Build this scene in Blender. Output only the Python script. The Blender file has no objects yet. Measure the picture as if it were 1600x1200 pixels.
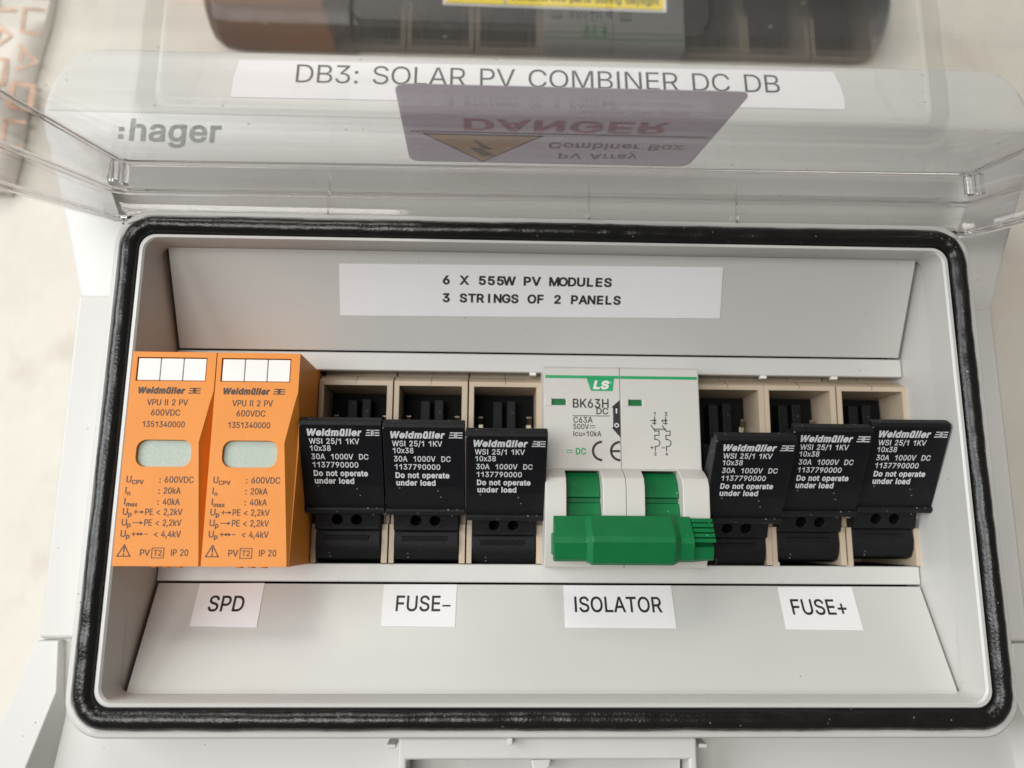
import bpy, bmesh, math, random
from mathutils import Vector, Matrix
random.seed(7)
S = bpy.context.scene
COL = S.collection
MM = 0.001
PI = math.pi

# ------------------------------------------------------------------ camera
# board frame in millimetres: X right, Z up, h out of the wall towards the viewer;
# world = ((X-90), -h, Z) / 1000
def W(X, Z, h):
    return Vector(((X - 90) * MM, -h * MM, Z * MM))

cam_d = bpy.data.cameras.new('camera')
cam = bpy.data.objects.new('camera', cam_d)
COL.objects.link(cam)
S.camera = cam
ax, ay, az = -0.1902, 0.0303, -0.0069
Rx = Matrix.Rotation(ax, 3, 'X'); Ry = Matrix.Rotation(ay, 3, 'Y'); Rz = Matrix.Rotation(az, 3, 'Z')
Rb = (Rz @ Rx @ Ry).transposed()                       # camera axes in (X, Z, h)
B = Matrix(((1, 0, 0), (0, 0, -1), (0, 1, 0)))          # (X, Z, h) -> world
Rw = B @ Rb
cam.matrix_world = Matrix.Translation(W(76.85, 6.886, 186.78)) @ Rw.to_4x4()
cam_d.sensor_fit = 'HORIZONTAL'
cam_d.sensor_width = 36
cam_d.lens = 36 * 1218.65 / 1600
cam_d.clip_start = 0.005
cam_d.clip_end = 20
cam_d.dof.use_dof = True
cam_d.dof.focus_distance = 0.171
cam_d.dof.aperture_fstop = 11

# ------------------------------------------------------------------ world, lamps, exposure
w = bpy.data.worlds.new('World'); S.world = w; w.use_nodes = True
bg = w.node_tree.nodes['Background']
bg.inputs[0].default_value = (1.0, 0.965, 0.91, 1); bg.inputs[1].default_value = 0.13

def area(name, loc, target, sx, sy, power, color):
    d = bpy.data.lights.new(name, 'AREA'); d.shape = 'RECTANGLE'; d.size = sx; d.size_y = sy
    d.energy = power; d.color = color
    o = bpy.data.objects.new(name, d); COL.objects.link(o)
    o.location = loc
    o.rotation_euler = (Vector(target) - Vector(loc)).to_track_quat('-Z', 'Y').to_euler()
    return o
area('window_light', (-1.05, -0.75, 0.25), (0, 0, 0.02), 0.7, 0.9, 13.4, (0.93, 0.97, 1.0))
area('ceiling_light', (-0.35, -0.8, 1.2), (0, 0, 0.03), 0.7, 0.45, 6.8, (1.0, 0.95, 0.87))
area('room_light', (-0.45, -1.5, 0.0), (0, 0, 0.03), 0.8, 0.6, 12.9, (1.0, 0.98, 0.95))

S.view_settings.view_transform = 'Standard'
S.view_settings.look = 'None'
S.view_settings.exposure = 0.0
S.view_settings.gamma = 1
S.view_settings.use_curve_mapping = False
S.render.engine = 'CYCLES'
S.cycles.use_denoising = True
S.cycles.transparent_max_bounces = 24
S.cycles.max_bounces = 10
S.cycles.caustics_reflective = False
S.cycles.caustics_refractive = False

# ------------------------------------------------------------------ materials
def newmat(name):
    m = bpy.data.materials.new(name); m.use_nodes = True
    nt = m.node_tree
    return m, nt, nt.nodes['Principled BSDF']

def plastic(name, col, rough=0.4, var=0.04, vscale=60, bump=0.05, bscale=3000, spec=0.5, speck=0.0, speckcol=(0.5, 0.5, 0.5), rvar=0.08):
    m, nt, b = newmat(name)
    N, L = nt.nodes, nt.links
    tc = N.new('ShaderNodeTexCoord')
    n1 = N.new('ShaderNodeTexNoise'); n1.inputs['Scale'].default_value = vscale; n1.inputs['Detail'].default_value = 5
    L.new(tc.outputs['Object'], n1.inputs['Vector'])
    r = N.new('ShaderNodeValToRGB')
    r.color_ramp.elements[0].position = 0.3; r.color_ramp.elements[1].position = 0.7
    r.color_ramp.elements[0].color = (*[c * (1 - var) for c in col], 1)
    r.color_ramp.elements[1].color = (*[min(1, c * (1 + var)) for c in col], 1)
    L.new(n1.outputs['Fac'], r.inputs['Fac'])
    out = r.outputs['Color']
    if speck > 0:                                        # dust specks on the surface; on the rubber, painted sparkle
        v = N.new('ShaderNodeTexVoronoi'); v.inputs['Scale'].default_value = 900
        L.new(tc.outputs['Object'], v.inputs['Vector'])
        n3 = N.new('ShaderNodeTexWhiteNoise'); L.new(v.outputs['Position'], n3.inputs['Vector'])
        c1 = N.new('ShaderNodeMath'); c1.operation = 'LESS_THAN'; c1.inputs[1].default_value = 0.16
        L.new(v.outputs['Distance'], c1.inputs[0])
        c2 = N.new('ShaderNodeMath'); c2.operation = 'LESS_THAN'; c2.inputs[1].default_value = speck
        L.new(n3.outputs['Value'], c2.inputs[0])
        c3 = N.new('ShaderNodeMath'); c3.operation = 'MULTIPLY'
        L.new(c1.outputs[0], c3.inputs[0]); L.new(c2.outputs[0], c3.inputs[1])
        mx = N.new('ShaderNodeMixRGB'); mx.inputs['Color2'].default_value = (*speckcol, 1)
        L.new(c3.outputs[0], mx.inputs['Fac']); L.new(out, mx.inputs['Color1'])
        out = mx.outputs['Color']
    L.new(out, b.inputs['Base Color'])
    mr = N.new('ShaderNodeMapRange'); mr.inputs['To Min'].default_value = max(0.02, rough - rvar); mr.inputs['To Max'].default_value = rough + rvar
    n4 = N.new('ShaderNodeTexNoise'); n4.inputs['Scale'].default_value = vscale * 4; n4.inputs['Detail'].default_value = 4
    L.new(tc.outputs['Object'], n4.inputs['Vector']); L.new(n4.outputs['Fac'], mr.inputs['Value'])
    L.new(mr.outputs['Result'], b.inputs['Roughness'])
    b.inputs['Specular IOR Level'].default_value = spec
    if bump > 0:
        n2 = N.new('ShaderNodeTexNoise'); n2.inputs['Scale'].default_value = bscale; n2.inputs['Detail'].default_value = 3
        L.new(tc.outputs['Object'], n2.inputs['Vector'])
        bp = N.new('ShaderNodeBump'); bp.inputs['Strength'].default_value = bump; bp.inputs['Distance'].default_value = 0.0002
        L.new(n2.outputs['Fac'], bp.inputs['Height']); L.new(bp.outputs['Normal'], b.inputs['Normal'])
    return m

def clear(name, tint, haze=0.03, base=0.072, hazecol=(0.9, 0.9, 0.88)):
    m = bpy.data.materials.new(name); m.use_nodes = True
    nt = m.node_tree; N, L = nt.nodes, nt.links
    for n in list(N): N.remove(n)
    o = N.new('ShaderNodeOutputMaterial')
    tr = N.new('ShaderNodeBsdfTransparent'); tr.inputs[0].default_value = (*tint, 1)
    gl = N.new('ShaderNodeBsdfGlossy'); gl.inputs['Roughness'].default_value = 0.025; gl.inputs[0].default_value = (1, 1, 1, 1)
    df = N.new('ShaderNodeBsdfDiffuse'); df.inputs[0].default_value = (*hazecol, 1)
    tc = N.new('ShaderNodeTexCoord')
    nz = N.new('ShaderNodeTexNoise'); nz.inputs['Scale'].default_value = 90; nz.inputs['Detail'].default_value = 3
    mp = N.new('ShaderNodeMapping'); mp.inputs['Scale'].default_value = (0.25, 1, 1)
    L.new(tc.outputs['Object'], mp.inputs['Vector']); L.new(mp.outputs['Vector'], nz.inputs['Vector'])
    bp = N.new('ShaderNodeBump'); bp.inputs['Strength'].default_value = 0.05; bp.inputs['Distance'].default_value = 0.0005
    L.new(nz.outputs['Fac'], bp.inputs['Height']); L.new(bp.outputs['Normal'], gl.inputs['Normal'])
    lw = N.new('ShaderNodeLayerWeight'); lw.inputs['Blend'].default_value = 0.5
    pw = N.new('ShaderNodeMath'); pw.operation = 'POWER'; pw.inputs[1].default_value = 5
    L.new(lw.outputs['Facing'], pw.inputs[0])
    ma = N.new('ShaderNodeMath'); ma.operation = 'MULTIPLY_ADD'; ma.inputs[1].default_value = 1 - base; ma.inputs[2].default_value = base
    L.new(pw.outputs[0], ma.inputs[0])
    # dust on the plastic: specks and faint wipes
    v = N.new('ShaderNodeTexVoronoi'); v.inputs['Scale'].default_value = 420
    L.new(tc.outputs['Object'], v.inputs['Vector'])
    wn = N.new('ShaderNodeTexWhiteNoise'); L.new(v.outputs['Position'], wn.inputs['Vector'])
    a1 = N.new('ShaderNodeMath'); a1.operation = 'LESS_THAN'; a1.inputs[1].default_value = 0.13; L.new(v.outputs['Distance'], a1.inputs[0])
    a2 = N.new('ShaderNodeMath'); a2.operation = 'LESS_THAN'; a2.inputs[1].default_value = 0.04; L.new(wn.outputs['Value'], a2.inputs[0])
    a3 = N.new('ShaderNodeMath'); a3.operation = 'MULTIPLY'; L.new(a1.outputs[0], a3.inputs[0]); L.new(a2.outputs[0], a3.inputs[1])
    a4 = N.new('ShaderNodeMath'); a4.operation = 'MULTIPLY_ADD'; a4.inputs[1].default_value = 0.5; a4.inputs[2].default_value = haze; L.new(a3.outputs[0], a4.inputs[0])
    sn = N.new('ShaderNodeTexNoise'); sn.inputs['Scale'].default_value = 30; sn.inputs['Detail'].default_value = 8
    sm_ = N.new('ShaderNodeMapping'); sm_.inputs['Scale'].default_value = (0.15, 1.6, 3); L.new(tc.outputs['Object'], sm_.inputs['Vector']); L.new(sm_.outputs['Vector'], sn.inputs['Vector'])
    sr = N.new('ShaderNodeMapRange'); sr.inputs['From Min'].default_value = 0.45; sr.inputs['From Max'].default_value = 0.8; sr.inputs['To Min'].default_value = 0; sr.inputs['To Max'].default_value = 0.2
    L.new(sn.outputs['Fac'], sr.inputs['Value'])
    a5 = N.new('ShaderNodeMath'); a5.operation = 'ADD'; L.new(a4.outputs[0], a5.inputs[0]); L.new(sr.outputs['Result'], a5.inputs[1]); a4 = a5
    m1 = N.new('ShaderNodeMixShader'); L.new(a4.outputs[0], m1.inputs[0]); L.new(tr.outputs[0], m1.inputs[1]); L.new(df.outputs[0], m1.inputs[2])
    m2 = N.new('ShaderNodeMixShader'); L.new(ma.outputs[0], m2.inputs[0]); L.new(m1.outputs[0], m2.inputs[1]); L.new(gl.outputs[0], m2.inputs[2])
    L.new(m2.outputs[0], o.inputs[0])
    return m

M = {}
M['grey'] = plastic('light_grey_plastic', (0.60, 0.592, 0.565), 0.36, 0.02, 40, 0.04, 5000, speck=0.012, speckcol=(0.25, 0.22, 0.18))
M['panel'] = plastic('panel_plastic', (0.555, 0.548, 0.52), 0.23, 0.015, 30, 0.05, 6000, speck=0.010, speckcol=(0.25, 0.22, 0.18))
M['inside'] = plastic('dark_interior', (0.008, 0.008, 0.008), 0.7, 0.1, 40, 0, spec=0.1)  # near-black colour carries the shade inside box and slots
M['rubber'] = plastic('black_foam_rubber', (0.009, 0.0085, 0.008), 0.22, 0.2, 400, 0.45, 1900, spec=0.45, speck=0.07, speckcol=(0.16, 0.15, 0.14))  # pale specks are sparkle painted into the colour
M['orange'] = plastic('orange_plastic', (0.76, 0.255, 0.030), 0.45, 0.03, 90, 0.15, 3000, spec=0.35, speck=0.006, speckcol=(0.25, 0.08, 0.02))
M['white'] = plastic('white_tag_plastic', (0.80, 0.78, 0.75), 0.4, 0.02, 120, 0.05)
M['window'] = plastic('status_window_film', (0.40, 0.47, 0.40), 0.35, 0.05, 1800, 0.5, 4500, speck=0.08, speckcol=(0.55, 0.6, 0.52))
M['ink'] = plastic('black_ink', (0.020, 0.017, 0.016), 0.5, 0.1, 500, 0)
M['inkor'] = plastic('brown_black_ink', (0.045, 0.020, 0.010), 0.5, 0.1, 500, 0)
M['inkw'] = plastic('white_ink', (0.62, 0.63, 0.64), 0.5, 0.12, 900, 0)
M['inks'] = plastic('slate_ink', (0.045, 0.055, 0.06), 0.5, 0.08, 300, 0)
M['inkg'] = plastic('grey_ink', (0.24, 0.25, 0.245), 0.5, 0.08, 300, 0)
M['inkgreen'] = plastic('green_ink', (0.012, 0.36, 0.13), 0.45, 0.05, 300, 0)
M['black'] = plastic('black_plastic', (0.008, 0.008, 0.009), 0.5, 0.15, 200, 0.6, 2600, spec=0.22, speck=0.12, speckcol=(0.20, 0.19, 0.18))
M['blackfine'] = plastic('black_label_plate', (0.007, 0.007, 0.009), 0.4, 0.1, 200, 0.1, 3000, spec=0.2, speck=0.006, speckcol=(0.2, 0.2, 0.2))
M['beige'] = plastic('beige_plastic', (0.52, 0.42, 0.31), 0.45, 0.03, 90, 0.08, 4000)
M['cream'] = plastic('pale_grey_plastic', (0.63, 0.61, 0.565), 0.42, 0.02, 60, 0.08, 5000)
M['green'] = plastic('green_plastic', (0.003, 0.155, 0.045), 0.42, 0.06, 150, 0.3, 3000, spec=0.35, speck=0.05, speckcol=(0.10, 0.42, 0.22))
M['metal'], _nt, _b = newmat('nickel_contact')
_b.inputs['Base Color'].default_value = (0.45, 0.40, 0.32, 1); _b.inputs['Metallic'].default_value = 1; _b.inputs['Roughness'].default_value = 0.3
M['paper'] = plastic('white_label_tape', (0.80, 0.785, 0.79), 0.45, 0.01, 50, 0.02)
M['door'] = clear('clear_polycarbonate', (0.985, 0.985, 0.98), 0.035)
M['doorwall'] = clear('clear_polycarbonate_wall', (0.90, 0.89, 0.885), 0.03)
M['dooredge'], _nt, _b = newmat('clear_polycarbonate_bead')
_b.inputs['Base Color'].default_value = (0.96, 0.95, 0.96, 1); _b.inputs['Transmission Weight'].default_value = 1; _b.inputs['Roughness'].default_value = 0.03; _b.inputs['IOR'].default_value = 1.55
M['sticker'] = plastic('sticker_back_film', (0.38, 0.345, 0.39), 0.5, 0.05, 700, 0.1)
_nt = M['sticker'].node_tree; _p = _nt.nodes['Principled BSDF']
_t = _nt.nodes.new('ShaderNodeBsdfTranslucent'); _t.inputs[0].default_value = (0.84, 0.79, 0.87, 1)
_m = _nt.nodes.new('ShaderNodeMixShader'); _m.inputs[0].default_value = 0.6
_nt.links.new(_p.outputs[0], _m.inputs[1]); _nt.links.new(_t.outputs[0], _m.inputs[2]); _nt.links.new(_m.outputs[0], _nt.nodes['Material Output'].inputs[0])
M['stickink'] = plastic('ghost_dark_ink', (0.40, 0.355, 0.375), 0.6, 0.12, 900, 0)
M['stickfaint'] = plastic('ghost_grey_ink', (0.60, 0.54, 0.58), 0.6, 0.12, 900, 0)
M['stickred'] = plastic('ghost_red_ink', (0.68, 0.46, 0.50), 0.6, 0.1, 900, 0)
M['stickyel'] = plastic('ghost_yellow_ink', (0.72, 0.55, 0.34), 0.6, 0.1, 900, 0)
for k_, tc_ in (('stickink', (0.50, 0.44, 0.47)), ('stickfaint', (0.80, 0.72, 0.77)), ('stickred', (0.85, 0.62, 0.67)), ('stickyel', (0.92, 0.70, 0.45))):
    _nt = M[k_].node_tree; _p = _nt.nodes['Principled BSDF']
    _t = _nt.nodes.new('ShaderNodeBsdfTranslucent'); _t.inputs[0].default_value = (*tc_, 1)
    _m = _nt.nodes.new('ShaderNodeMixShader'); _m.inputs[0].default_value = 0.6
    _nt.links.new(_p.outputs[0], _m.inputs[1]); _nt.links.new(_t.outputs[0], _m.inputs[2]); _nt.links.new(_m.outputs[0], _nt.nodes['Material Output'].inputs[0])
M['darkbox'] = plastic('charcoal_metal', (0.028, 0.027, 0.028), 0.38, 0.1, 40, 0.1, 2000, speck=0.02, speckcol=(0.3, 0.29, 0.27))
M['yellow'] = plastic('yellow_sign', (0.80, 0.62, 0.03), 0.4, 0.02, 60, 0)
M['poly'] = plastic('milky_plastic_wrap', (0.74, 0.69, 0.62), 0.35, 0.1, 60, 0.6, 150)
M['orangeprint'] = plastic('orange_print', (0.62, 0.37, 0.25), 0.5, 0.3, 300, 0)

def wall_material():
    m, nt, b = newmat('cream_plaster')
    N, L = nt.nodes, nt.links
    tc = N.new('ShaderNodeTexCoord')
    n1 = N.new('ShaderNodeTexNoise'); n1.inputs['Scale'].default_value = 9; n1.inputs['Detail'].default_value = 9; n1.inputs['Roughness'].default_value = 0.62
    L.new(tc.outputs['Object'], n1.inputs['Vector'])
    r = N.new('ShaderNodeValToRGB')
    e = r.color_ramp.elements
    e[0].position = 0.32; e[0].color = (0.57, 0.525, 0.455, 1)
    e[1].position = 0.56; e[1].color = (0.67, 0.635, 0.57, 1)
    L.new(n1.outputs['Fac'], r.inputs['Fac'])
    # brownish grime streaks
    mp = N.new('ShaderNodeMapping'); mp.inputs['Scale'].default_value = (30, 1, 22); mp.inputs['Rotation'].default_value = (0, 0.5, 0)
    L.new(tc.outputs['Object'], mp.inputs['Vector'])
    n2 = N.new('ShaderNodeTexNoise'); n2.inputs['Scale'].default_value = 1.4; n2.inputs['Detail'].default_value = 7
    L.new(mp.outputs['Vector'], n2.inputs['Vector'])
    r2 = N.new('ShaderNodeValToRGB'); r2.color_ramp.elements[0].position = 0.57; r2.color_ramp.elements[1].position = 0.75
    r2.color_ramp.elements[0].color = (0, 0, 0, 1); r2.color_ramp.elements[1].color = (0.6, 0.6, 0.6, 1)
    L.new(n2.outputs['Fac'], r2.inputs['Fac'])
    mx = N.new('ShaderNodeMixRGB'); mx.inputs['Color2'].default_value = (0.42, 0.36, 0.29, 1)
    L.new(r2.outputs['Color'], mx.inputs['Fac']); L.new(r.outputs['Color'], mx.inputs['Color1'])
    L.new(mx.outputs['Color'], b.inputs['Base Color'])
    b.inputs['Roughness'].default_value = 0.8
    n3 = N.new('ShaderNodeTexNoise'); n3.inputs['Scale'].default_value = 160; n3.inputs['Detail'].default_value = 8
    L.new(tc.outputs['Object'], n3.inputs['Vector'])
    bp = N.new('ShaderNodeBump'); bp.inputs['Strength'].default_value = 0.35; bp.inputs['Distance'].default_value = 0.001
    L.new(n3.outputs['Fac'], bp.inputs['Height']); L.new(bp.outputs['Normal'], b.inputs['Normal'])
    return m
M['wall'] = wall_material()

# ------------------------------------------------------------------ mesh helpers
def V(X, Z, h): return Vector((X * MM, -h * MM, Z * MM))          # local mm -> local metres

_tc = {}
FONT = None
try:                                                     # Blender's own interface typeface, else its built-in one
    import os
    FONT = bpy.data.fonts.load(os.path.join(bpy.utils.system_resource('DATAFILES', path='fonts'), 'Inter.woff2'))
except Exception:
    FONT = None
SAMP = 5
def outlines(ch):
    """closed outlines of one character and its left / right extent, font units"""
    c = bpy.data.curves.new('t', 'FONT')
    if FONT: c.font = FONT
    c.body = ch; c.fill_mode = 'NONE'; c.resolution_u = SAMP
    o = bpy.data.objects.new('t', c); COL.objects.link(o)
    me = bpy.data.meshes.new_from_object(o.evaluated_get(bpy.context.evaluated_depsgraph_get()))
    nb = {}
    for e in me.edges:
        i, j = e.vertices; nb.setdefault(i, []).append(j); nb.setdefault(j, []).append(i)
    loops = []; seen = set()
    for e in me.edges:                                    # edges run in outline order
        i = e.vertices[0]
        if i in seen: continue
        L = [i]; seen.add(i); cur = e.vertices[1]
        while cur not in seen:
            L.append(cur); seen.add(cur)
            nx = [k for k in nb[cur] if k not in seen]
            if not nx: break
            cur = nx[0]
        P = []
        for k in L:
            p = (me.vertices[k].co.x, me.vertices[k].co.y)
            if not P or abs(p[0] - P[-1][0]) + abs(p[1] - P[-1][1]) > 1e-5: P.append(p)
        if len(P) > 2 and abs(P[0][0] - P[-1][0]) + abs(P[0][1] - P[-1][1]) < 1e-5: P.pop()
        if len(P) > 2: loops.append(P)
    bpy.data.objects.remove(o); bpy.data.curves.remove(c); bpy.data.meshes.remove(me)
    return loops

_adv = {}
def left_of_last(t):
    c = bpy.data.curves.new('t', 'FONT')
    if FONT: c.font = FONT
    c.body = t; c.fill_mode = 'NONE'; c.resolution_u = 1
    o = bpy.data.objects.new('t', c); COL.objects.link(o)
    me = bpy.data.meshes.new_from_object(o.evaluated_get(bpy.context.evaluated_depsgraph_get()))
    r = max(v.co.x for v in me.vertices)
    bpy.data.objects.remove(o); bpy.data.curves.remove(c); bpy.data.meshes.remove(me)
    return r
def advance(ch):
    if ch not in _adv: _adv[ch] = left_of_last('H' + ch + 'H') - left_of_last('HH')
    return _adv[ch]

def bar_glyph(ch):
    """characters the interface face draws with serifs or a tail, redrawn plain"""
    t = 0.135 * CAPU; c = CAPU
    if ch == 'I': return [[(0.075, 0), (0.075 + t, 0), (0.075 + t, c), (0.075, c)]], 0.15 + t
    if ch == 'l': return [[(0.06, 0), (0.06 + t * .93, 0), (0.06 + t * .93, c * 1.02), (0.06, c * 1.02)]], 0.12 + t * .93
    if ch == '1': return [[(0.23, 0), (0.23 + t * .95, 0), (0.23 + t * .95, c), (0.245, c), (0.175, c * .86), (0.06, c * .77), (0.06, c * .655), (0.16, c * .695), (0.23, c * .755)]], 0.43
    return None

_gc = {}
def glyph(ch, bold):
    """filled triangles of a character by the non-zero winding rule, strokes thickened by bold"""
    k = (ch, bold)
    if k in _gc: return _gc[k]
    bg_ = bar_glyph(ch)
    loops, adv = bg_ if bg_ else (outlines(ch), advance(ch))
    out = []
    for P in loops:
        n = len(P); Q = []
        ori = 1
        for i in range(n):
            p0, p1, p2 = Vector(P[i - 1]), Vector(P[i]), Vector(P[(i + 1) % n])
            d1 = (p1 - p0).normalized(); d2 = (p2 - p1).normalized()
            n1 = Vector((d1.y, -d1.x)); n2 = Vector((d2.y, -d2.x)); nn = n1 + n2
            nn = nn / max(0.35, nn.dot(n1)) if nn.length > 1e-6 else n1
            Q.append((p1, nn))
        out.append(Q)
    # the outer loops of this face wind one way; find which by the largest loop
    def area2(Q): return sum(Q[i - 1][0].x * Q[i][0].y - Q[i][0].x * Q[i - 1][0].y for i in range(len(Q)))
    if not out:
        _gc[k] = ([], [], adv); return _gc[k]
    big = max(out, key=lambda Q: abs(area2(Q))); sgn = 1 if area2(big) > 0 else -1
    vs, es, LP_ = [], [], []
    for Q in out:
        L = [p + nn * (bold * 0.8 * sgn) for p, nn in Q]
        b0 = len(vs); vs += L; m = len(L)
        es += [(b0 + i, b0 + (i + 1) % m) for i in range(m)]; LP_.append(L)
    from mathutils.geometry import delaunay_2d_cdt
    rv, re, rf, *_ = delaunay_2d_cdt(vs, es, [], 0, 1e-6)
    keep = []
    for f in rf:
        cx = sum(rv[i].x for i in f) / len(f); cy = sum(rv[i].y for i in f) / len(f); wn = 0
        for L in LP_:
            for i in range(len(L)):
                a, b_ = L[i - 1], L[i]
                if (a.y <= cy) != (b_.y <= cy):
                    if a.x + (cy - a.y) / (b_.y - a.y) * (b_.x - a.x) > cx: wn += 1 if b_.y > a.y else -1
        if wn * sgn > 0: keep.append(tuple(f))
    _gc[k] = ([(v.x, v.y) for v in rv], keep, adv)
    return _gc[k]

def glyphs(text, bold=0.0, shear=0.0, spacing=1.0):
    """flat triangles of a line of text, cap height 1, starting at x=0"""
    k = (text, bold, shear, spacing)
    if k in _tc: return _tc[k]
    vs = []; fs = []; x = 0
    for ch in text:
        if ch == ' ': x += 0.27 * spacing; continue
        gv, gf, adv = glyph(ch, bold + 0.010)
        b0 = len(vs); vs += [(x + px + py * shear, py) for px, py in gv]; fs += [tuple(i + b0 for i in f) for f in gf]
        x += (adv + bold * 1.2) * spacing
    x0 = min((v[0] for v in vs), default=0)
    _tc[k] = ([((v[0] - x0) / CAPU, v[1] / CAPU) for v in vs], fs)
    return _tc[k]
CAPU = max(p[1] for P in outlines('H') for p in P)

class MB:
    def __init__(s): s.v = []; s.f = []; s.m = []
    def add(s, vs, fs, mi=0):
        b = len(s.v); s.v += [Vector(v) for v in vs]
        for f in fs: s.f.append(tuple(i + b for i in f)); s.m.append(mi)
        return s
    def box(s, X0, X1, Z0, Z1, h0, h1, mi=0):
        vs = [V(x, z, h) for h in (h0, h1) for z in (Z0, Z1) for x in (X0, X1)]
        return s.add(vs, [(0, 2, 3, 1), (4, 5, 7, 6), (0, 1, 5, 4), (2, 6, 7, 3), (0, 4, 6, 2), (1, 3, 7, 5)], mi)
    def prism_x(s, prof, X0, X1, mi=0, shift=None):
        """profile [(Z,h)] extruded along X"""
        n = len(prof)
        vs = [V(X0, z, h) for z, h in prof] + [V(X1, z, h) for z, h in prof]
        fs = [tuple(range(n)), tuple(range(2 * n - 1, n - 1, -1))]
        fs += [(i, i + n, (i + 1) % n + n, (i + 1) % n) for i in range(n)]
        return s.add(vs, fs, mi)
    def prism_h(s, poly, h0, h1, mi=0):
        """outline [(X,Z)] extruded along h"""
        n = len(poly)
        vs = [V(x, z, h0) for x, z in poly] + [V(x, z, h1) for x, z in poly]
        fs = [tuple(range(n)), tuple(range(2 * n - 1, n - 1, -1))]
        fs += [(i, i + n, (i + 1) % n + n, (i + 1) % n) for i in range(n)]
        return s.add(vs, fs, mi)
    def hexa(s, p, mi=0):
        """eight (X,Z,h): four of one face, four of the opposite face"""
        return s.add([V(*q) for q in p], [(0, 1, 2, 3), (7, 6, 5, 4), (0, 4, 5, 1), (1, 5, 6, 2), (2, 6, 7, 3), (3, 7, 4, 0)], mi)
    def loft(s, rings, closed=True, mi=0):
        n = len(rings[0]); b = [V(*p) for r in rings for p in r]; fs = []
        for k in range(len(rings) - 1):
            for i in range(n if closed else n - 1):
                j = (i + 1) % n
                fs.append((k * n + i, k * n + j, (k + 1) * n + j, (k + 1) * n + i))
        return s.add(b, fs, mi)
    def cyl(s, c, r, axis, length, seg=24, mi=0):
        ax = V(*axis).normalized(); q = ax.to_track_quat('Z', 'Y')
        c0 = V(*c); vs = []
        for e in (0, 1):
            for i in range(seg):
                a = 2 * PI * i / seg
                vs.append(c0 + ax * (length * MM * e) + q @ Vector((math.cos(a) * r * MM, math.sin(a) * r * MM, 0)))
        fs = [tuple(range(seg))[::-1], tuple(range(seg, 2 * seg))] + [(i, (i + 1) % seg, (i + 1) % seg + seg, i + seg) for i in range(seg)]
        return s.add(vs, fs, mi)
    def flat(s, pts, fs, mat, mi=0):
        """2-D mesh placed by mat: (x,y) mm -> local metres"""
        return s.add([mat @ Vector((x * MM, y * MM, 0)) for x, y in pts], fs, mi)
    def text(s, t, x, y, cap, mat, bold=0.0, shear=0.0, width=None, align='l', sx=1.0, mi=0, spacing=1.0):
        vs, fs = glyphs(t, bold, shear, spacing)
        wd = max(p[0] for p in vs)
        k = cap * sx if width is None else width / wd
        o = {'l': 0, 'c': -wd * k / 2, 'r': -wd * k}[align]
        return s.flat([(x + o + p[0] * k, y + p[1] * cap) for p in vs], fs, mat, mi)
    def poly(s, pts, mat, mi=0):
        return s.flat(pts, [tuple(range(len(pts)))], mat, mi)
    def rect(s, x0, y0, x1, y1, mat, mi=0):
        return s.poly([(x0, y0), (x1, y0), (x1, y1), (x0, y1)], mat, mi)
    def line(s, pts, wd, mat, mi=0):
        for (xa, ya), (xb, yb) in zip(pts, pts[1:]):
            dx, dy = xb - xa, yb - ya; l = math.hypot(dx, dy) or 1
            ux, uy = dx / l * wd / 2, dy / l * wd / 2
            s.poly([(xa - ux - uy, ya - uy + ux), (xa - ux + uy, ya - uy - ux), (xb + ux + uy, yb + uy - ux), (xb + ux - uy, yb + uy + ux)], mat, mi)
        return s
    def arc(s, cx, cy, r, wd, a0, a1, mat, seg=20, mi=0):
        P = []
        for i in range(seg + 1):
            a = math.radians(a0 + (a1 - a0) * i / seg)
            P.append(((cx + (r - wd / 2) * math.cos(a), cy + (r - wd / 2) * math.sin(a)), (cx + (r + wd / 2) * math.cos(a), cy + (r + wd / 2) * math.sin(a))))
        for p, q in zip(P, P[1:]): s.poly([p[0], p[1], q[1], q[0]], mat, mi)
        return s
    def mesh(s, name):
        me = bpy.data.meshes.new(name)
        me.from_pydata([tuple(v) for v in s.v], [], s.f)
        for p, i in zip(me.polygons, s.m): p.material_index = i
        return me
    def build(s, name, mats, parent=None, label=None, bevel=0, seg=2, angle=35, smooth=True, fix=True, solid=0, merge=True):
        me = s.mesh(name)
        return finish(me, name, mats, parent, label, bevel, seg, angle, smooth, fix, solid, merge)

def finish(me, name, mats, parent=None, label=None, bevel=0, seg=2, angle=35, smooth=True, fix=True, solid=0, merge=True):
    if not isinstance(mats, (list, tuple)): mats = [mats]
    while len(me.materials): me.materials.pop(index=0)
    idx = [p.material_index for p in me.polygons]
    for m in mats: me.materials.append(M[m])
    for p, i in zip(me.polygons, idx): p.material_index = min(i, len(mats) - 1)
    if fix:
        bm = bmesh.new(); bm.from_mesh(me)
        if merge: bmesh.ops.remove_doubles(bm, verts=bm.verts, dist=1e-7)
        bmesh.ops.recalc_face_normals(bm, faces=bm.faces)
        bm.to_mesh(me); bm.free()
    if smooth:
        me.shade_smooth(); me.set_sharp_from_angle(angle=math.radians(angle))
    o = bpy.data.objects.new(name, me); COL.objects.link(o)
    if solid:
        md = o.modifiers.new('solid', 'SOLIDIFY'); md.thickness = solid * MM; md.offset = -1
    if bevel:
        md = o.modifiers.new('bevel', 'BEVEL'); md.width = bevel * MM; md.segments = seg; md.limit_method = 'ANGLE'; md.angle_limit = math.radians(28)
        md.harden_normals = True; md.use_clamp_overlap = True
    if parent: o.parent = parent
    if label: o['label'] = label
    return o

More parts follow.
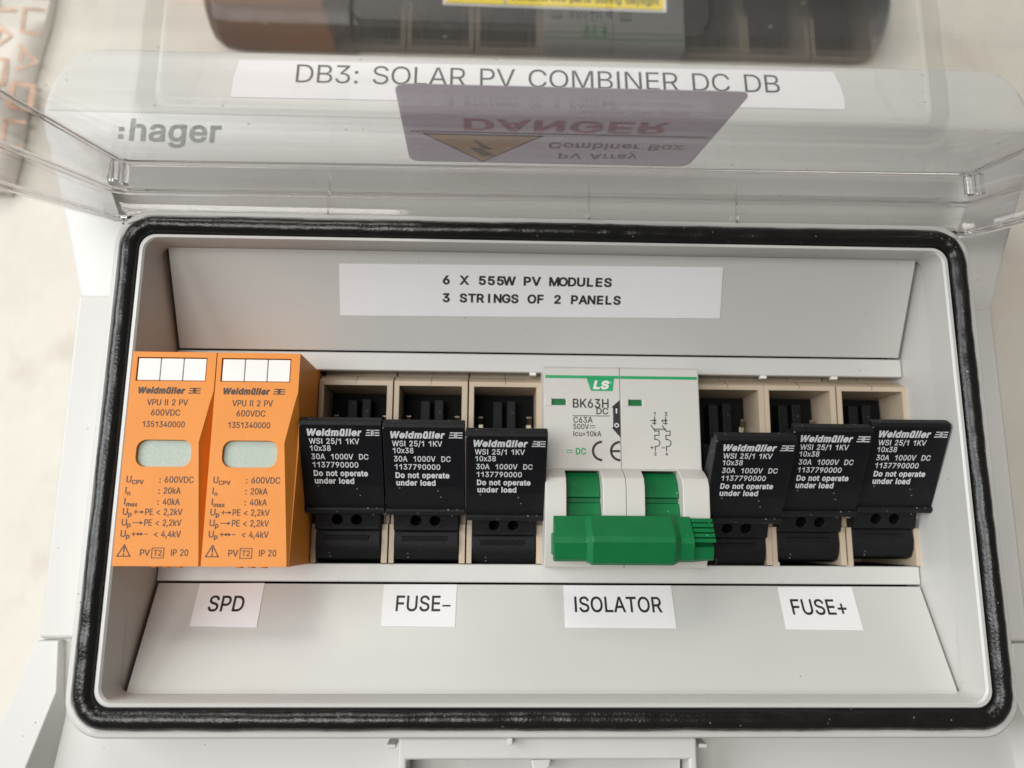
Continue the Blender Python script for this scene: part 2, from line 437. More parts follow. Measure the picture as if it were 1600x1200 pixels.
def carve(base, cutters):
    """base minus cutters (MBs), as a plain mesh"""
    def tmp(mb):
        me = mb.mesh('tmp'); bm = bmesh.new(); bm.from_mesh(me)
        bmesh.ops.remove_doubles(bm, verts=bm.verts, dist=1e-7); bmesh.ops.recalc_face_normals(bm, faces=bm.faces); bm.to_mesh(me); bm.free()
        o = bpy.data.objects.new('tmp', me); COL.objects.link(o); return o
    o = tmp(base); cs = [tmp(c) for c in cutters]
    for c in cs:
        md = o.modifiers.new('b', 'BOOLEAN'); md.operation = 'DIFFERENCE'; md.object = c; md.solver = 'EXACT'
    dg = bpy.context.evaluated_depsgraph_get()
    me = bpy.data.meshes.new_from_object(o.evaluated_get(dg))
    for q in [o] + cs: bpy.data.objects.remove(q)
    return me

def rrect(x0, x1, z0, z1, r, n=8):
    P = []
    for cx, cz, a in ((x1 - r, z1 - r, 0), (x0 + r, z1 - r, 90), (x0 + r, z0 + r, 180), (x1 - r, z0 + r, 270)):
        for i in range(n + 1):
            t = math.radians(a + 90 * i / n); P.append((cx + r * math.cos(t), cz + r * math.sin(t)))
    return P

def fill_with_hole(mb, outer, inner, h, mi=0):
    bm = bmesh.new(); es = []
    for loop in (outer, inner):
        vs = [bm.verts.new(V(x, z, h)) for x, z in loop]
        es += [bm.edges.new((vs[i], vs[(i + 1) % len(vs)])) for i in range(len(vs))]
    bmesh.ops.triangle_fill(bm, use_beauty=True, use_dissolve=False, edges=es)
    bm.verts.index_update()
    mb.add([v.co.copy() for v in bm.verts], [tuple(v.index for v in f.verts) for f in bm.faces], mi)
    bm.free()

def plane_mat(X, Z, h, tilt=0.0, up=0.0, rot=0.0):
    """matrix of a printed face: local x -> X, local y -> up the face; tilt in degrees leans the top towards the viewer"""
    t = math.radians(tilt)
    m = Matrix(((1, 0, 0), (0, -math.sin(t), -math.cos(t)), (0, math.cos(t), -math.sin(t)))).to_4x4()
    m = Matrix.Translation(V(X, Z, h)) @ m
    if rot: m = m @ Matrix.Rotation(math.radians(rot), 4, 'Z')
    if up: m = m @ Matrix.Translation((0, 0, up * MM))
    return m

def thing(name, label, cat, X=0, Z=0, h=0, group=None):
    o = bpy.data.objects.new(name, None); COL.objects.link(o)
    o.empty_display_size = 0.01
    o.location = W(X, Z, h); o['label'] = label; o['category'] = cat
    if group: o['group'] = group
    return o

def dup(root, loc, label):
    r = root.copy(); COL.objects.link(r); r.location = loc; r['label'] = label
    made = {}
    for ch in root.children:
        c = ch.copy(); COL.objects.link(c); c.parent = r; made[ch.name.split('.')[0]] = c
        for g in ch.children:
            d = g.copy(); COL.objects.link(d); d.parent = c
    return r, made

# ------------------------------------------------------------------ wall
HW = -62
mb = MB()
n = 40
vs = []; fs = []
for j in range(n + 1):
    for i in range(n + 1):
        vs.append(W(-900 + 1980 * i / n, -900 + 1980 * j / n, HW))
for j in range(n):
    for i in range(n):
        a = j * (n + 1) + i; fs.append((a, a + 1, a + n + 2, a + n + 1))
mb.add(vs, fs)
wall = mb.build('wall', 'wall'); wall['kind'] = 'structure'

# ------------------------------------------------------------------ distribution board
board = thing('distribution_board', 'light grey plastic combiner box with black rubber seal and its clear lid swung open', 'electrical box', 0, 0, 0)
# children of the board are written in the board frame: local = (X, -h, Z) mm from X = 0

def cover_mesh():
    mb = MB()
    # outline of the cover: narrow waist, flared ends
    left = [(-20, 108.6), (-33, 108.6), (-32.3, 104), (-24, 79), (-18.8, 61.5), (-18.8, -16), (-24.9, -38), (-33, -60), (-33, -84)]
    right = [(214, -84), (214, -60), (204.5, -38), (198, -16), (198, 60), (204.2, 78.3), (214, 104), (215.5, 108.6), (205, 108.6)]
    outer = left + right
    hp = 7.0
    outer_c = left[1:] + right[:-1]
    def hring(wide, ztop, r):
        P = rrect(-8.6 - wide, 189.0 + wide, -35.2, ztop, r)
        k = len(P) // 4; Q = rrect(-8.6, 189.0, -35.2, ztop, 8)
        return [(189.0, 72)] + P[:2 * k] + [(-8.6, 72)] + Q[2 * k:]
    def sm(z): t = max(0, min(1, (z - 60) / 15)); return t * t * (3 - 2 * t)
    hole = hring(8, 95.2, 4)
    fill_with_hole(mb, outer_c, hole, hp)
    mb.loft([[(x, z, hp) for x, z in hole], [(x, z, hp - (0.6 if z > 75 else 0)) for x, z in hring(7.8, 94.5, 4)], [(x, z, hp - (9.5 if z > 75 else 0.0)) for x, z in hring(7, 79.5, 4)], [(x, z, hp - (9.5 if z > 75 else 0.0)) for x, z in hring(-0.3, 77, 6)]])
    # side faces down to the wall, a bevelled shoulder first
    def shr(p, d):                                       # push outwards from the middle
        return (p[0] + (d if p[0] > 90 else -d), p[1])
    mb.loft([[(x, z, hp) for x, z in outer_c], [(*shr(p, 0.9), hp - 0.5) for p in outer_c], [(*shr(p, 1.3), hp - 2) for p in outer_c], [(*shr(p, 1.5), HW + 0.2) for p in outer_c]], closed=False)
    # raised rim round the seal: from the plate up, over the outer lip, down in the channel, inner lip, recess wall
    def ring(x0, x1, z0, z1, r, h): return [(x, z, h) for x, z in rrect(x0, x1, z0, z1, r)]
    R = [ring(-8.3, 188.7, -35.0, 79.7, 8.5, -4.0), ring(-8.3, 188.7, -35.0, 79.7, 8.5, 7.0), ring(-8.0, 188.4, -34.4, 79.2, 8.3, 7.6), ring(-7.3, 187.7, -33.7, 78.3, 8.0, 18.3), ring(-6.9, 187.3, -33.3, 77.9, 7.8, 18.8),
         ring(-6.1, 186.5, -32.5, 77.1, 7.2, 18.9), ring(-5.7, 186.1, -32.1, 76.7, 7, 18.6), ring(-5.6, 186.0, -32.0, 76.6, 7, 15.5),
         ring(-1.4, 181.9, -27.8, 72.4, 3.6, 15.5), ring(-1.3, 181.8, -27.7, 72.3, 3.5, 19.4), ring(-1.0, 181.5, -27.4, 72.0, 3.4, 19.9),
         ring(-0.3, 180.8, -26.8, 71.4, 3.2, 20.0), ring(0.1, 180.4, -26.5, 71.2, 3, 19.6), ring(0.5, 180.1, -26.3, 71.9, 2.6, 12.0)]
    mb.loft(R)
    # left and right recess walls below that
    for sx, xs in ((0, (0.45, 1.15, 1.35)), (1, (180.15, 179.45, 179.25))):
        rows = [[(xs[0], 72.3, 12.3), (xs[0], 50.2, 12.3), (xs[0], 20, 12.3), (xs[0], -4.4, 12.3), (xs[0], -26.8, 12.3)],
                [(xs[1], 72.3, 11.5), (xs[1], 50.2, 1.0), (xs[1], 20, 1.0), (xs[1], -4.4, 1.0), (xs[1], -26.8, 11.5)],
                [(xs[2], 72.3, -6), (xs[2], 50.2, -6), (xs[2], 20, -6), (xs[2], -4.4, -6), (xs[2], -26.8, -6)]]
        mb.loft(rows, closed=False)
    # rounded top end above the crease that carries the big label
    prof = [(112.5, 7.0, 0), (113.2, 7.9, 0.2), (126.2, 5.6, 9.5), (127.6, 4.4, 12), (128.6, 2, 15), (129.2, -2, 17), (129.4, -10, 17.5), (129.5, HW + .2, 17.5)]
    def ext(z, ins): return (-34.2 + ins, 216.8 - ins)
    fine = []
    for k in range(12):
        t = k / 11
        z = 109.4 + 16.8 * t; ins = 0.2 + 9.3 * (1 - math.sqrt(max(0, 1 - (t * 0.95) ** 2)))
        fine.append((z, 7.45 - 2.1 * t, ins))
    last = fine[-1][2]
    prof = [(108.6, 7.0, 0)] + fine + [(127.6, 4.4, last + 2.4), (128.6, 2, last + 5), (129.2, -2, last + 7), (129.4, -10, last + 7.5), (129.5, HW + .2, last + 7.5)]
    rows = []
    for z, h, ins in prof:
        x0, x1 = ext(z, ins)
        rows.append([(x0 - 0.5, z - 0.3, HW + .2), (x0 - 0.5, z - 0.3, h - 4), (x0 - 0.1, z - 0.1, h - 1.2), (x0 + 0.8, z, h - .2), (x0 + 2, z, h), (x1 - 2, z, h), (x1 - .8, z, h - .2), (x1 + .1, z - 0.1, h - 1.2), (x1 + .5, z - 0.3, h - 4), (x1 + .5, z - 0.3, HW + .2)])
    mb.loft(rows, closed=False)
    return mb
cover_mesh().build('cover', 'grey', board, angle=40)

# waist strips and corner wings of the cover
for xa, xb in ((-19.6, -9.2), (189.6, 198.8)):
    mb = MB(); mb.prism_h([(xa, -16), (xb, -16), (xb, 61.4), (xa, 61.4)], 5.0, 8.2)
    mb.build('side_strip', 'grey', board, bevel=0.9, seg=3)
for sx in (0, 1):
    def mx(x): return x if not sx else 179.2 - x
    mb = MB()
    A, Bq, C, D, E_ = (-19.3, -16.2), (-14.6, -16.2), (-13.6, -26.5), (-18.0, -44), (-27.5, -44)
    top = [(mx(A[0]), A[1], 9.2), (mx(Bq[0]), Bq[1], 9.2), (mx(C[0]), C[1], 9.6), (mx(D[0]), D[1], 12), (mx(E_[0]), E_[1], 11)]
    bot = [(mx(A[0]), A[1], 2), (mx(Bq[0] + 0.3), Bq[1], 2), (mx(C[0] + 0.6), C[1], 2), (mx(-10.0), -44, 2), (mx(E_[0] - 1), E_[1], 2)]
    mb.loft([top, bot]); mb.add([V(*p) for p in top], [tuple(range(5))])
    mb.build('corner_wing', 'grey', board, bevel=0.35)
# hinge tabs at the upper corners of the rim
for sx in (0, 1):
    def mx(x): return x if not sx else 180.4 - x
    mb = MB()
    mb.hexa([(mx(-8.4), 80.6, 12), (mx(-5.2), 80.8, 12), (mx(-1.8), 76.0, 19.0), (mx(-4.6), 74.6, 19.4), (mx(-8.4), 80.6, 7), (mx(-5.2), 80.8, 7), (mx(-1.8), 76.0, 16), (mx(-4.6), 74.6, 16)])
    mb.build('hinge_tab', 'grey', board, bevel=0.3)

# latch recess and small moulding marks at the bottom edge
for a in ((56.9, 58.9, -36.2, -35.35, 11, 16.2), (121.1, 122.9, -36.2, -35.35, 11, 16.0), (81.6, 82.6, -34.9, -33.5, 12, 19.2)):
    mb = MB(); mb.box(*a); mb.build('latch_nib', 'grey', board, bevel=0.25)
base = MB(); base.box(59.4, 120.6, -62, -34.05, 7.05, 16.6)
cut = MB(); cut.box(61.2, 118.8, -64, -38.3, 3, 19)
me = carve(base, [cut]); finish(me, 'latch_frame', 'grey', board, bevel=0.6)
mb = MB(); mb.prism_x([(-60, 7.03), (-60, 8.5), (-39.0, 11.5), (-39.0, 7.03)], 72.5, 118.3); mb.build('latch', 'grey', board, bevel=0.3)
mb = MB(); mb.hexa([(86.5, -38.5, 12), (90.6, -38.5, 12), (90.6, -38.5, 15.6), (86.5, -38.5, 15.6), (87, -41.0, 12.2), (90.2, -40.3, 12.2), (90.2, -40.3, 14.6), (87, -41.0, 15)])
mb.build('latch_nib', 'white', board, bevel=0.3)

# black foam rubber seal in the channel
mb = MB()
prof = []
for k in range(13):
    a = PI * k / 12
    prof.append((2.4 * math.cos(a), 17.6 + 3.3 * math.sin(a) ** 0.8 if 0 < k < 12 else 16.0))
base_ring = rrect(-3.55, 184.05, -29.9, 74.5, 5.2, 12)
def resample(P, step):
    out = []
    for i in range(len(P)):
        a, b = Vector(P[i]), Vector(P[(i + 1) % len(P)]); l = (b - a).length
        for k in range(max(1, int(l / step))): out.append(tuple(a.lerp(b, k / max(1, int(l / step)))))
    return out
path = resample(base_ring, 1.5); nP = len(path)
jit = [random.uniform(-1, 1) for _ in range(nP)]
jit = [(jit[i - 2] + jit[i - 1] + jit[i] + jit[(i + 1) % nP] + jit[(i + 2) % nP]) / 5 for i in range(nP)]
rows = []
for off, h in prof:
    row = []
    for i, (x, z) in enumerate(path):
        a, b = Vector(path[i - 1]), Vector(path[(i + 1) % nP]); t = (b - a).normalized(); nn = Vector((t.y, -t.x))
        wob = 1 + 0.10 * jit[i]
        q = Vector((x, z)) + nn * off * wob
        row.append((q.x, q.y, 16 + (h - 16) * (1 + 0.10 * jit[(i * 3) % nP] * 0.6 + 0.05 * math.sin(i * 0.11))))
    rows.append(row)
mb.loft(rows)
mb.build('rubber_seal', 'rubber', board, angle=60)

# sloping panels and flat strips round the device opening
def panel(name, za, ha, zb, hb, x0, x1):
    mb = MB(); dz, dh = zb - za, hb - ha; l = math.hypot(dz, dh); nz, nh = dh / l, -dz / l
    if nh > 0: nz, nh = -nz, -nh
    t = 1.2
    mb.prism_x([(za, ha), (zb, hb), (zb + nz * t, hb + nh * t), (za + nz * t, ha + nh * t)], x0, x1)
    return mb.build(name, 'panel', board, bevel=0.25)
panel('upper_panel', 50.4, 0.9, 71.75, 12.6, 2.0, 178.5)
panel('lower_panel', -4.5, 0.9, -26.4, 12.6, 2.0, 178.8)
for za, zb in ((-4.2, 0.0), (45.7, 50.2)):
    mb = MB(); mb.box(1.42, 179.2, za, zb, -1.6, 0.55); mb.build('front_strip', 'grey', board, bevel=0.3)
for X, za, zb in ((87.6, 45.0, 45.9), (144.6, 45.0, 45.9), (162.3, 45.0, 45.9), (145.2, -0.2, 0.9), (162.8, -0.2, 0.9)):
    mb = MB(); mb.box(X - .8, X + .8, za, zb, -1.2, 0.3); mb.build('break_off_nub', 'white', board, bevel=0.2)
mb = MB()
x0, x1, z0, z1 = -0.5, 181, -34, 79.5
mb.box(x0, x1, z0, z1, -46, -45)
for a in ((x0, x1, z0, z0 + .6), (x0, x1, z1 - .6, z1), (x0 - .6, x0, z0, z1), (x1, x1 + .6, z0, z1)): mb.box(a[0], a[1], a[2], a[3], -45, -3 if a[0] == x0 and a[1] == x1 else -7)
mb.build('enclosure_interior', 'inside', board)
mb = MB(); mb.box(1, 180, 14, 32, -38, -36.5); mb.box(1, 180, 12, 14, -38, -35); mb.box(1, 180, 32, 34, -38, -35)
mb.build('mounting_rail', 'metal', board)

# printed tape labels of the board
def tape(quad_mat, poly, th=0.12):
    mb = MB(); n_ = len(poly)
    lo = [quad_mat @ Vector((x * MM, y * MM, 0.00002)) for x, y in poly]; hi = [quad_mat @ Vector((x * MM, y * MM, th * MM)) for x, y in poly]
    mb.add(lo + hi, [tuple(range(n_)), tuple(range(2 * n_ - 1, n_ - 1, -1))] + [(i, i + n_, (i + 1) % n_ + n_, (i + 1) % n_) for i in range(n_)])
    return mb
# upper panel: y runs up the slope
up_tilt = math.degrees(math.atan2(12.6 - 0.9, 71.75 - 50.4))
mu = plane_mat(0, 50.4, 0.9, up_tilt)
def upy(z): return (z - 50.4) / math.cos(math.radians(up_tilt))
la = tape(mu, [(41.1, upy(58.1)), (132.7, upy(58.7)), (132.2, upy(69.6)), (41.4, upy(69.0))]).build('label_strip', 'paper', board, 'white tape strip reading 6 X 555W PV MODULES')
mb = MB(); mt = plane_mat(0, 50.4, 0.9, up_tilt, 0.16)
def mono(mb, t, x0, x1, y, cap, mat, **k):
    n_ = len(t); p = (x1 - x0) / n_
    for i, c in enumerate(t):
        if c != ' ': mb.text(c, x0 + p * (i + 0.5), y, cap, mat, align='c', **k)
mono(mb, '6 X 555W PV MODULES', 65.4, 106.0, upy(65.15), 1.95, mt, bold=0.03, sx=1.12)
mono(mb, '3 STRINGS OF 2 PANELS', 65.4, 108.4, upy(61.4), 1.95, mt, bold=0.03, sx=1.08)
mb.build('lettering', 'ink', la, fix=False, smooth=False)
lo_tilt = math.degrees(math.atan2(-(12.6 - 0.9), 26.4 - 4.5))
ml = plane_mat(0, -4.5, 0.9, lo_tilt)
def loy(z): return (z + 4.5) / math.cos(math.radians(lo_tilt))
for txt, P, tx, tz, wd, it, lb in (
        ('SPD', [(11.6, -13.5), (26.3, -13.75), (26.1, -4.55), (11.5, -4.7)], 14.6, -10.5, 7.9, 0.0, 'white paper label reading SPD'),
        ('FUSE-', [(53.6, -13.4), (70.0, -13.55), (70.1, -4.65), (53.4, -4.7)], 56.5, -10.3, 12.0, 0.0, 'white paper label reading FUSE-'),
        ('ISOLATOR', [(94.6, -13.6), (119.65, -13.65), (119.75, -4.65), (94.7, -4.75)], 97.0, -10.35, 20.0, 0.0, 'white paper label reading ISOLATOR'),
        ('FUSE+', [(144.5, -13.8), (162.1, -13.95), (162.3, -4.8), (144.8, -4.9)], 146.9, -10.7, 12.7, 0.0, 'white paper label reading FUSE+')):
    o = tape(ml, [(x, loy(z)) for x, z in P]).build('paper_label', 'paper', board, lb)
    mb = MB()
    if txt == 'FUSE-': wd = 10.0; mb.rect(67.0, loy(tz) + 1.05, 68.8, loy(tz) + 1.45, plane_mat(0, -4.5, 0.9, lo_tilt, 0.16))
    mb.text(txt.rstrip('-'), tx, loy(tz), 3.15 / math.cos(math.radians(lo_tilt)), plane_mat(0, -4.5, 0.9, lo_tilt, 0.16), width=wd, bold=0.004)
    mb.build('lettering', 'ink', o, fix=False, smooth=False)
# big label on the top end of the cover
cv_t = math.degrees(math.atan2(-2.1, 16.8)); CH = 7.45 - 2.1 * 3.8 / 16.8
mc = plane_mat(0, 113.2, CH, cv_t)
o = tape(mc, [(11.6, 0.35), (167.0, 0.9), (167.3, 4), (166.8, 8), (165.4, 12.5), (12.6, 11.6), (11.6, 6)]).build('name_label', 'paper', board, 'long white tape reading DB3: SOLAR PV COMBINER DC DB')
mb = MB(); mb.text('DB3: SOLAR PV COMBINER DC DB', 27.2, 5.1, 5.5, plane_mat(0, 113.2, CH, cv_t, 0.16, 0.15), width=123.6, bold=-0.012)
mb.build('lettering', 'inks', o, fix=False, smooth=False)
mb = MB(); ms = plane_mat(0, 0, 7.0, 0, 0.08)
mb.text('hager', -12.3, 101.3, 5.6, ms, bold=0.014, width=22.2)
mb.rect(-15.0, 101.6, -13.7, 102.8, ms); mb.rect(-15.0, 103.6, -13.7, 104.8, ms)
mb.build('maker_lettering', 'inkg', board, fix=False, smooth=False)

# clear lid, hinged at its lower edge and standing straight out
ring_pts = {
    88.0: [(-4.2, 21.7), (-6.0, 22.6), (-16, 49.7), (-20, 62), (-21, 80), (-21, 128), (-16, 133), (195, 133), (200.5, 128), (200.5, 80), (199.5, 62), (195.6, 50), (186.0, 25.0), (184.2, 23.9)],
    83.0: [(-4.3, 21.7), (-6.1, 22.6), (-18.5, 45.5), (-22, 60), (-23, 80), (-23, 129), (-17, 134), (196, 134), (202.5, 129), (202.5, 80), (201.5, 60), (198.2, 46), (186.1, 25.0), (184.3, 23.9)],
    82.3: [(-5.6, 18.8), (-8.2, 19.8), (-21.5, 41.5), (-25, 56), (-26, 80), (-26, 131), (-19, 137), (198, 137), (205.5, 131), (205.5, 80), (204.5, 56), (201.2, 42), (188.0, 21.5), (185.6, 20.6)],
    77.0: [(-5.8, 15.5), (-9.0, 16.2), (-24.8, 33.0), (-27, 40), (-27, 80), (-27, 132), (-19, 138), (198, 138), (206.5, 132), (206.5, 80), (206.5, 40), (204.2, 34), (189.4, 16.4), (186.0, 15.6)],
}
def zring(z, dz=0): return [(x, z + dz, h) for x, h in ring_pts[z]]
mb = MB()
top = zring(88.0)
inner = [(x + (0.7 if x < 90 else -0.7), 88.5, h + (0.7 if h < 75 else -0.7)) for x, _, h in top]
mb.loft([zring(77.0), zring(82.3), zring(83.0), [(x, 87.5, h) for x, _, h in top], inner], mi=1)
mb.add([V(*p) for p in inner], [tuple(range(len(inner)))])
lid = mb.build('clear_lid', ['door', 'doorwall'], board, 'clear plastic lid standing open', solid=1.0, angle=30)
# mouldings of the lid: ribs at the corners, rim bead, bars standing in for reflected dashes
mb = MB()
for a, b in (((-4.9, 20.8), 0), ((-6.6, 22.4), 0), ((185.0, 23.6), 0), ((187.0, 24.6), 0)):
    mb.cyl((a[0], 82.9, a[1] + 1.3), 0.95, (0, 1, 0), 4.6, 14)
for k, (z, o_) in enumerate(((82.3, 0.4), (77.0, 0.0), (88.0, 0.0))):
    P = ring_pts[z]; idx = list(range(-7, 0)) if False else None
    seq = [P[i] for i in (5, 4, 3, 2, 1, 0, 13, 12, 11, 10, 9, 8)]
    r = (0.7, 0.9, 0.55)[k]
    rows = []
    for q in range(8):
        a = 2 * PI * q / 8
        rows.append([(x + (r * math.cos(a) if x < 90 else -r * math.cos(a)), z + r * math.sin(a), h + 0.5 + r * math.cos(a)) for x, h in seq])
    rows.append(rows[0]); mb.loft(rows, closed=False)
mb.box(21.5, 47, 75.6, 76.2, 18.2, 19.8); mb.box(57, 98, 75.5, 76.1, 18.2, 19.6); mb.box(143, 172, 75.6, 76.2, 18.0, 19.6)  # clear bars added for the bright reflections along the lip
for X in (40.0, 99.0, 133.0): mb.box(X, X + .35, 77.5, 87.0, 20.0, 20.7)
mb.build('lid_moulding', 'dooredge', lid, fix=True)
# printed warning sticker stuck on the outside of the lid, seen from its back
P = [(x + (2.2 * (h - 40) / 15 if x > 100 else 0), h) for x, h in rrect(58.6, 123.4, 24.4, 54.8, 2.2, 5)]               # (X, h)
mb = MB()
lo = [V(x, 88.62, h) for x, h in P]; hi = [V(x, 88.8, h) for x, h in P]; nn = len(P)
mb.add(lo + hi, [tuple(range(nn)), tuple(range(2 * nn - 1, nn - 1, -1))] + [(i, i + nn, (i + 1) % nn + nn, (i + 1) % nn) for i in range(nn)])
stick = mb.build('warning_sticker', 'sticker', board, 'purple grey back of a warning sticker on the clear lid')
mb = MB()
def under(y): return Matrix(((1, 0, 0, 0), (0, 1, 0, 0), (0, 0, 1, y * MM), (0, 0, 0, 1)))
# real print as read from above, the hinge side being the top: x -> X, y -> away from viewer
um = under(88.58)
def ut(t, x, h, cap, mi, **k): mb.text(t, x, -h, cap, um, mi=mi, **k)
ut('PV Array', 91.5, 29.6, 2.5, 0, bold=0.02, width=17.5)
ut('Combiner Box', 89.0, 34.2, 2.5, 0, bold=0.02, width=29)
ut('DANGER', 71.0, 43.0, 4.3, 1, bold=0.03, width=42)
ut('Contains live parts', 92.0, 47.4, 1.7, 3, width=24)
ut('during daylight', 98.0, 50.6, 1.7, 3, width=18)
mb.poly([(62.8, -36.8), (74.8, -25.0), (87.2, -36.8)], um, 2)
um = under(88.55)
mb.line([(62.8, -36.8), (74.8, -25.0), (87.2, -36.8), (62.8, -36.8)], 0.5, um, 0)
mb.poly([(74.9, -27.5), (72.0, -31.4), (74.6, -31.2), (72.6, -35.4), (77.4, -30.6), (75.0, -30.6), (77.6, -27.9)], um, 0)
mb.rect(60, -38.1, 122, -37.6, um, 0)
mb.build('lettering', ['stickink', 'stickred', 'stickyel', 'stickfaint'], stick, fix=False, smooth=False)

# ------------------------------------------------------------------ printed brand mark shared by the devices
def brand(mb, x, y, cap, width, mat, mi=0):
    mb.text('Weidmüller', x, y, cap, mat, bold=0.045, shear=0.18, width=width * 0.77, mi=mi)
    x0 = x + width * 0.83; wd = width * 0.17; t = cap * 0.17
    for k in (0.09, 0.5, 0.91):
        yy = y + cap * k; s_ = cap * 0.12
        mb.line([(x0 + s_ * k * 2, yy), (x0 + wd * 0.32 + s_ * k * 2, yy)], t, mat, mi)
        mb.line([(x0 + wd * 0.55, yy), (x0 + wd + s_, yy)], t, mat, mi)
    mb.arc(x0 + wd * 0.36, y + cap * 0.29, cap * 0.22, t, -90, 90, mat, 8, mi); mb.arc(x0 + wd * 0.36, y + cap * 0.71, cap * 0.22, t, -90, 90, mat, 8, mi)
    mb.arc(x0 + wd * 0.72, y + cap * 0.29, cap * 0.22, t, 90, 270, mat, 8, mi); mb.arc(x0 + wd * 0.72, y + cap * 0.71, cap * 0.22, t, 90, 270, mat, 8, mi)

# ------------------------------------------------------------------ surge protectors
spd = thing('surge_protector', 'orange plug-in surge protector at the far left end of the device row', 'surge protector', 0, 0, 0, 'orange surge protectors in the device row')
HS = 20.2
def spd_housing():
    b = MB()
    # front face with a finger notch down its right edge
    b.prism_h([(0.08, -0.1), (17.9, -0.1), (17.9, 45.1), (0.08, 45.1)], -25, HS)
    n1 = MB(); n1.hexa([(18.3, 38.5, HS + .02), (18.6, 38.5, HS + .3), (18.6, 38.5, HS - .2), (18.3, 38.5, HS - .2), (15.4, 25.6, HS + .3), (19, 25.6, HS + .3), (19, 25.6, HS - 3.4), (17.6, 25.6, HS - 3.2)])
    n2 = MB(); n2.hexa([(15.4, 25.6, HS + .3), (19, 25.6, HS + .3), (19, 25.6, HS - 3.4), (17.6, 25.6, HS - 3.2), (17.5, -0.8, HS + .3), (19, -0.8, HS + .3), (19, -0.8, HS - .6), (17.8, -0.8, HS - .5)])
    tag = MB(); tag.box(1.1, 16.0, 38.7, 43.9, HS - 1.3, HS + 1)
    win = MB(); win.prism_h(rrect(2.7, 14.2, 20.3, 26.0, 2.0, 6), HS - 1.1, HS + 1)
    return carve(b, [n1, n2, tag, win])
hous = finish(spd_housing(), 'housing', 'orange', spd, bevel=0.22, seg=2)
for k in range(3):
    mb = MB(); x0 = 1.35 + k * 4.87
    mb.box(x0, x0 + 4.72, 38.85, 43.7, HS - 1.2, HS - 0.15)
    mb.build('marker_tag', 'white', spd, bevel=0.15)
mb = MB(); mb.prism_h(rrect(2.75, 14.15, 20.35, 25.95, 1.95, 6), HS - 1.3, HS - 0.85)
mb.build('status_window', 'window', spd)
mb = MB()
for k in range(3): mb.cyl((6 + 2.6 * k, -0.1, 13.5), 0.8, (0, -1, 0), 0.5, 12)
mb.build('contact_bump', 'orange', spd)
mb = MB(); mt = plane_mat(0, 0, HS, 0, 0.06)
brand(mb, 1.9, 36.0, 1.25, 12.9, mt)
mb.text('VPU II 2 PV', 8.3, 33.4, 1.3, mt, align='c', width=8.6)
mb.text('600VDC', 8.1, 31.2, 1.3, mt, align='c', width=6.1)
mb.text('1351340000', 7.9, 28.7, 1.25, mt, align='c', width=8.9)
rows = [('U', 'CPV', '600VDC', 17.0), ('I', 'n', '20kA', 14.7), ('I', 'max', '40kA', 12.4)]
for a, b, c, z in rows:
    mb.text(a, 1.3, z, 1.35, mt, sx=0.92); mb.text(b, 1.3 + (1.15 if a == 'U' else 0.45), z - 0.35, 0.85, mt, bold=0.012)
    mb.text(':', 8.1, z, 1.25, mt); mb.text(c, 9.2, z, 1.3, mt, width=(6.0 if 'V' in c else 3.5))
for k, (ar, z, wd) in enumerate((('PE < 2,2kV', 10.3, 7.6), ('PE < 2,2kV', 8.1, 7.6), ('< 4,4kV', 5.8, 5.5))):
    mb.text('U', 1.2, z, 1.35, mt, sx=0.92); mb.text('p', 2.35, z - 0.3, 0.95, mt, bold=0.012)
    yc = z + 0.6; xs = 3.5
    mb.line([(xs, yc), (xs + .7, yc)], .16, mt)
    if k != 1: mb.line([(xs + .35, yc - .35), (xs + .35, yc + .35)], .16, mt)
    def arrow(x0, x1, d):
        mb.line([(x0, yc), (x1, yc)], .16, mt); e = x1 if d > 0 else x0
        mb.poly([(e + .1 * d, yc), (e - .5 * d, yc - .34), (e - .5 * d, yc + .34)][::d], mt)
    if k < 2: arrow(xs + .9, xs + 1.9, 1); mb.text(ar, 5.8, z, 1.3, mt, width=wd)
    else:
        arrow(xs + .9, xs + 1.5, -1); arrow(xs + 1.5, xs + 2.2, 1); mb.line([(xs + 2.6, yc), (xs + 3.1, yc)], .16, mt); mb.text(ar, 8.0, z, 1.3, mt, width=wd)
mb.line([(0.9, 1.9), (3.5, 1.9), (2.2, 4.2), (0.9, 1.9)], .2, mt)
mb.line([(2.2, 2.8), (2.2, 3.6)], .22, mt); mb.line([(2.2, 2.15), (2.2, 2.4)], .22, mt)
mb.text('PV', 5.5, 2.0, 1.3, mt, width=2.0)
mb.line([(7.9, 1.6), (10.3, 1.6), (10.3, 3.6), (7.9, 3.6), (7.9, 1.6)], .14, mt); mb.text('T2', 8.3, 2.05, 1.15, mt, width=1.6)
mb.text('IP 20', 11.8, 2.05, 1.3, mt, width=3.5)
mb.build('lettering', 'inkor', spd, fix=False, smooth=False)
dup(spd, W(18, 0, 0), 'orange plug-in surge protector, the right one of the pair, beside the first black fuse lever')

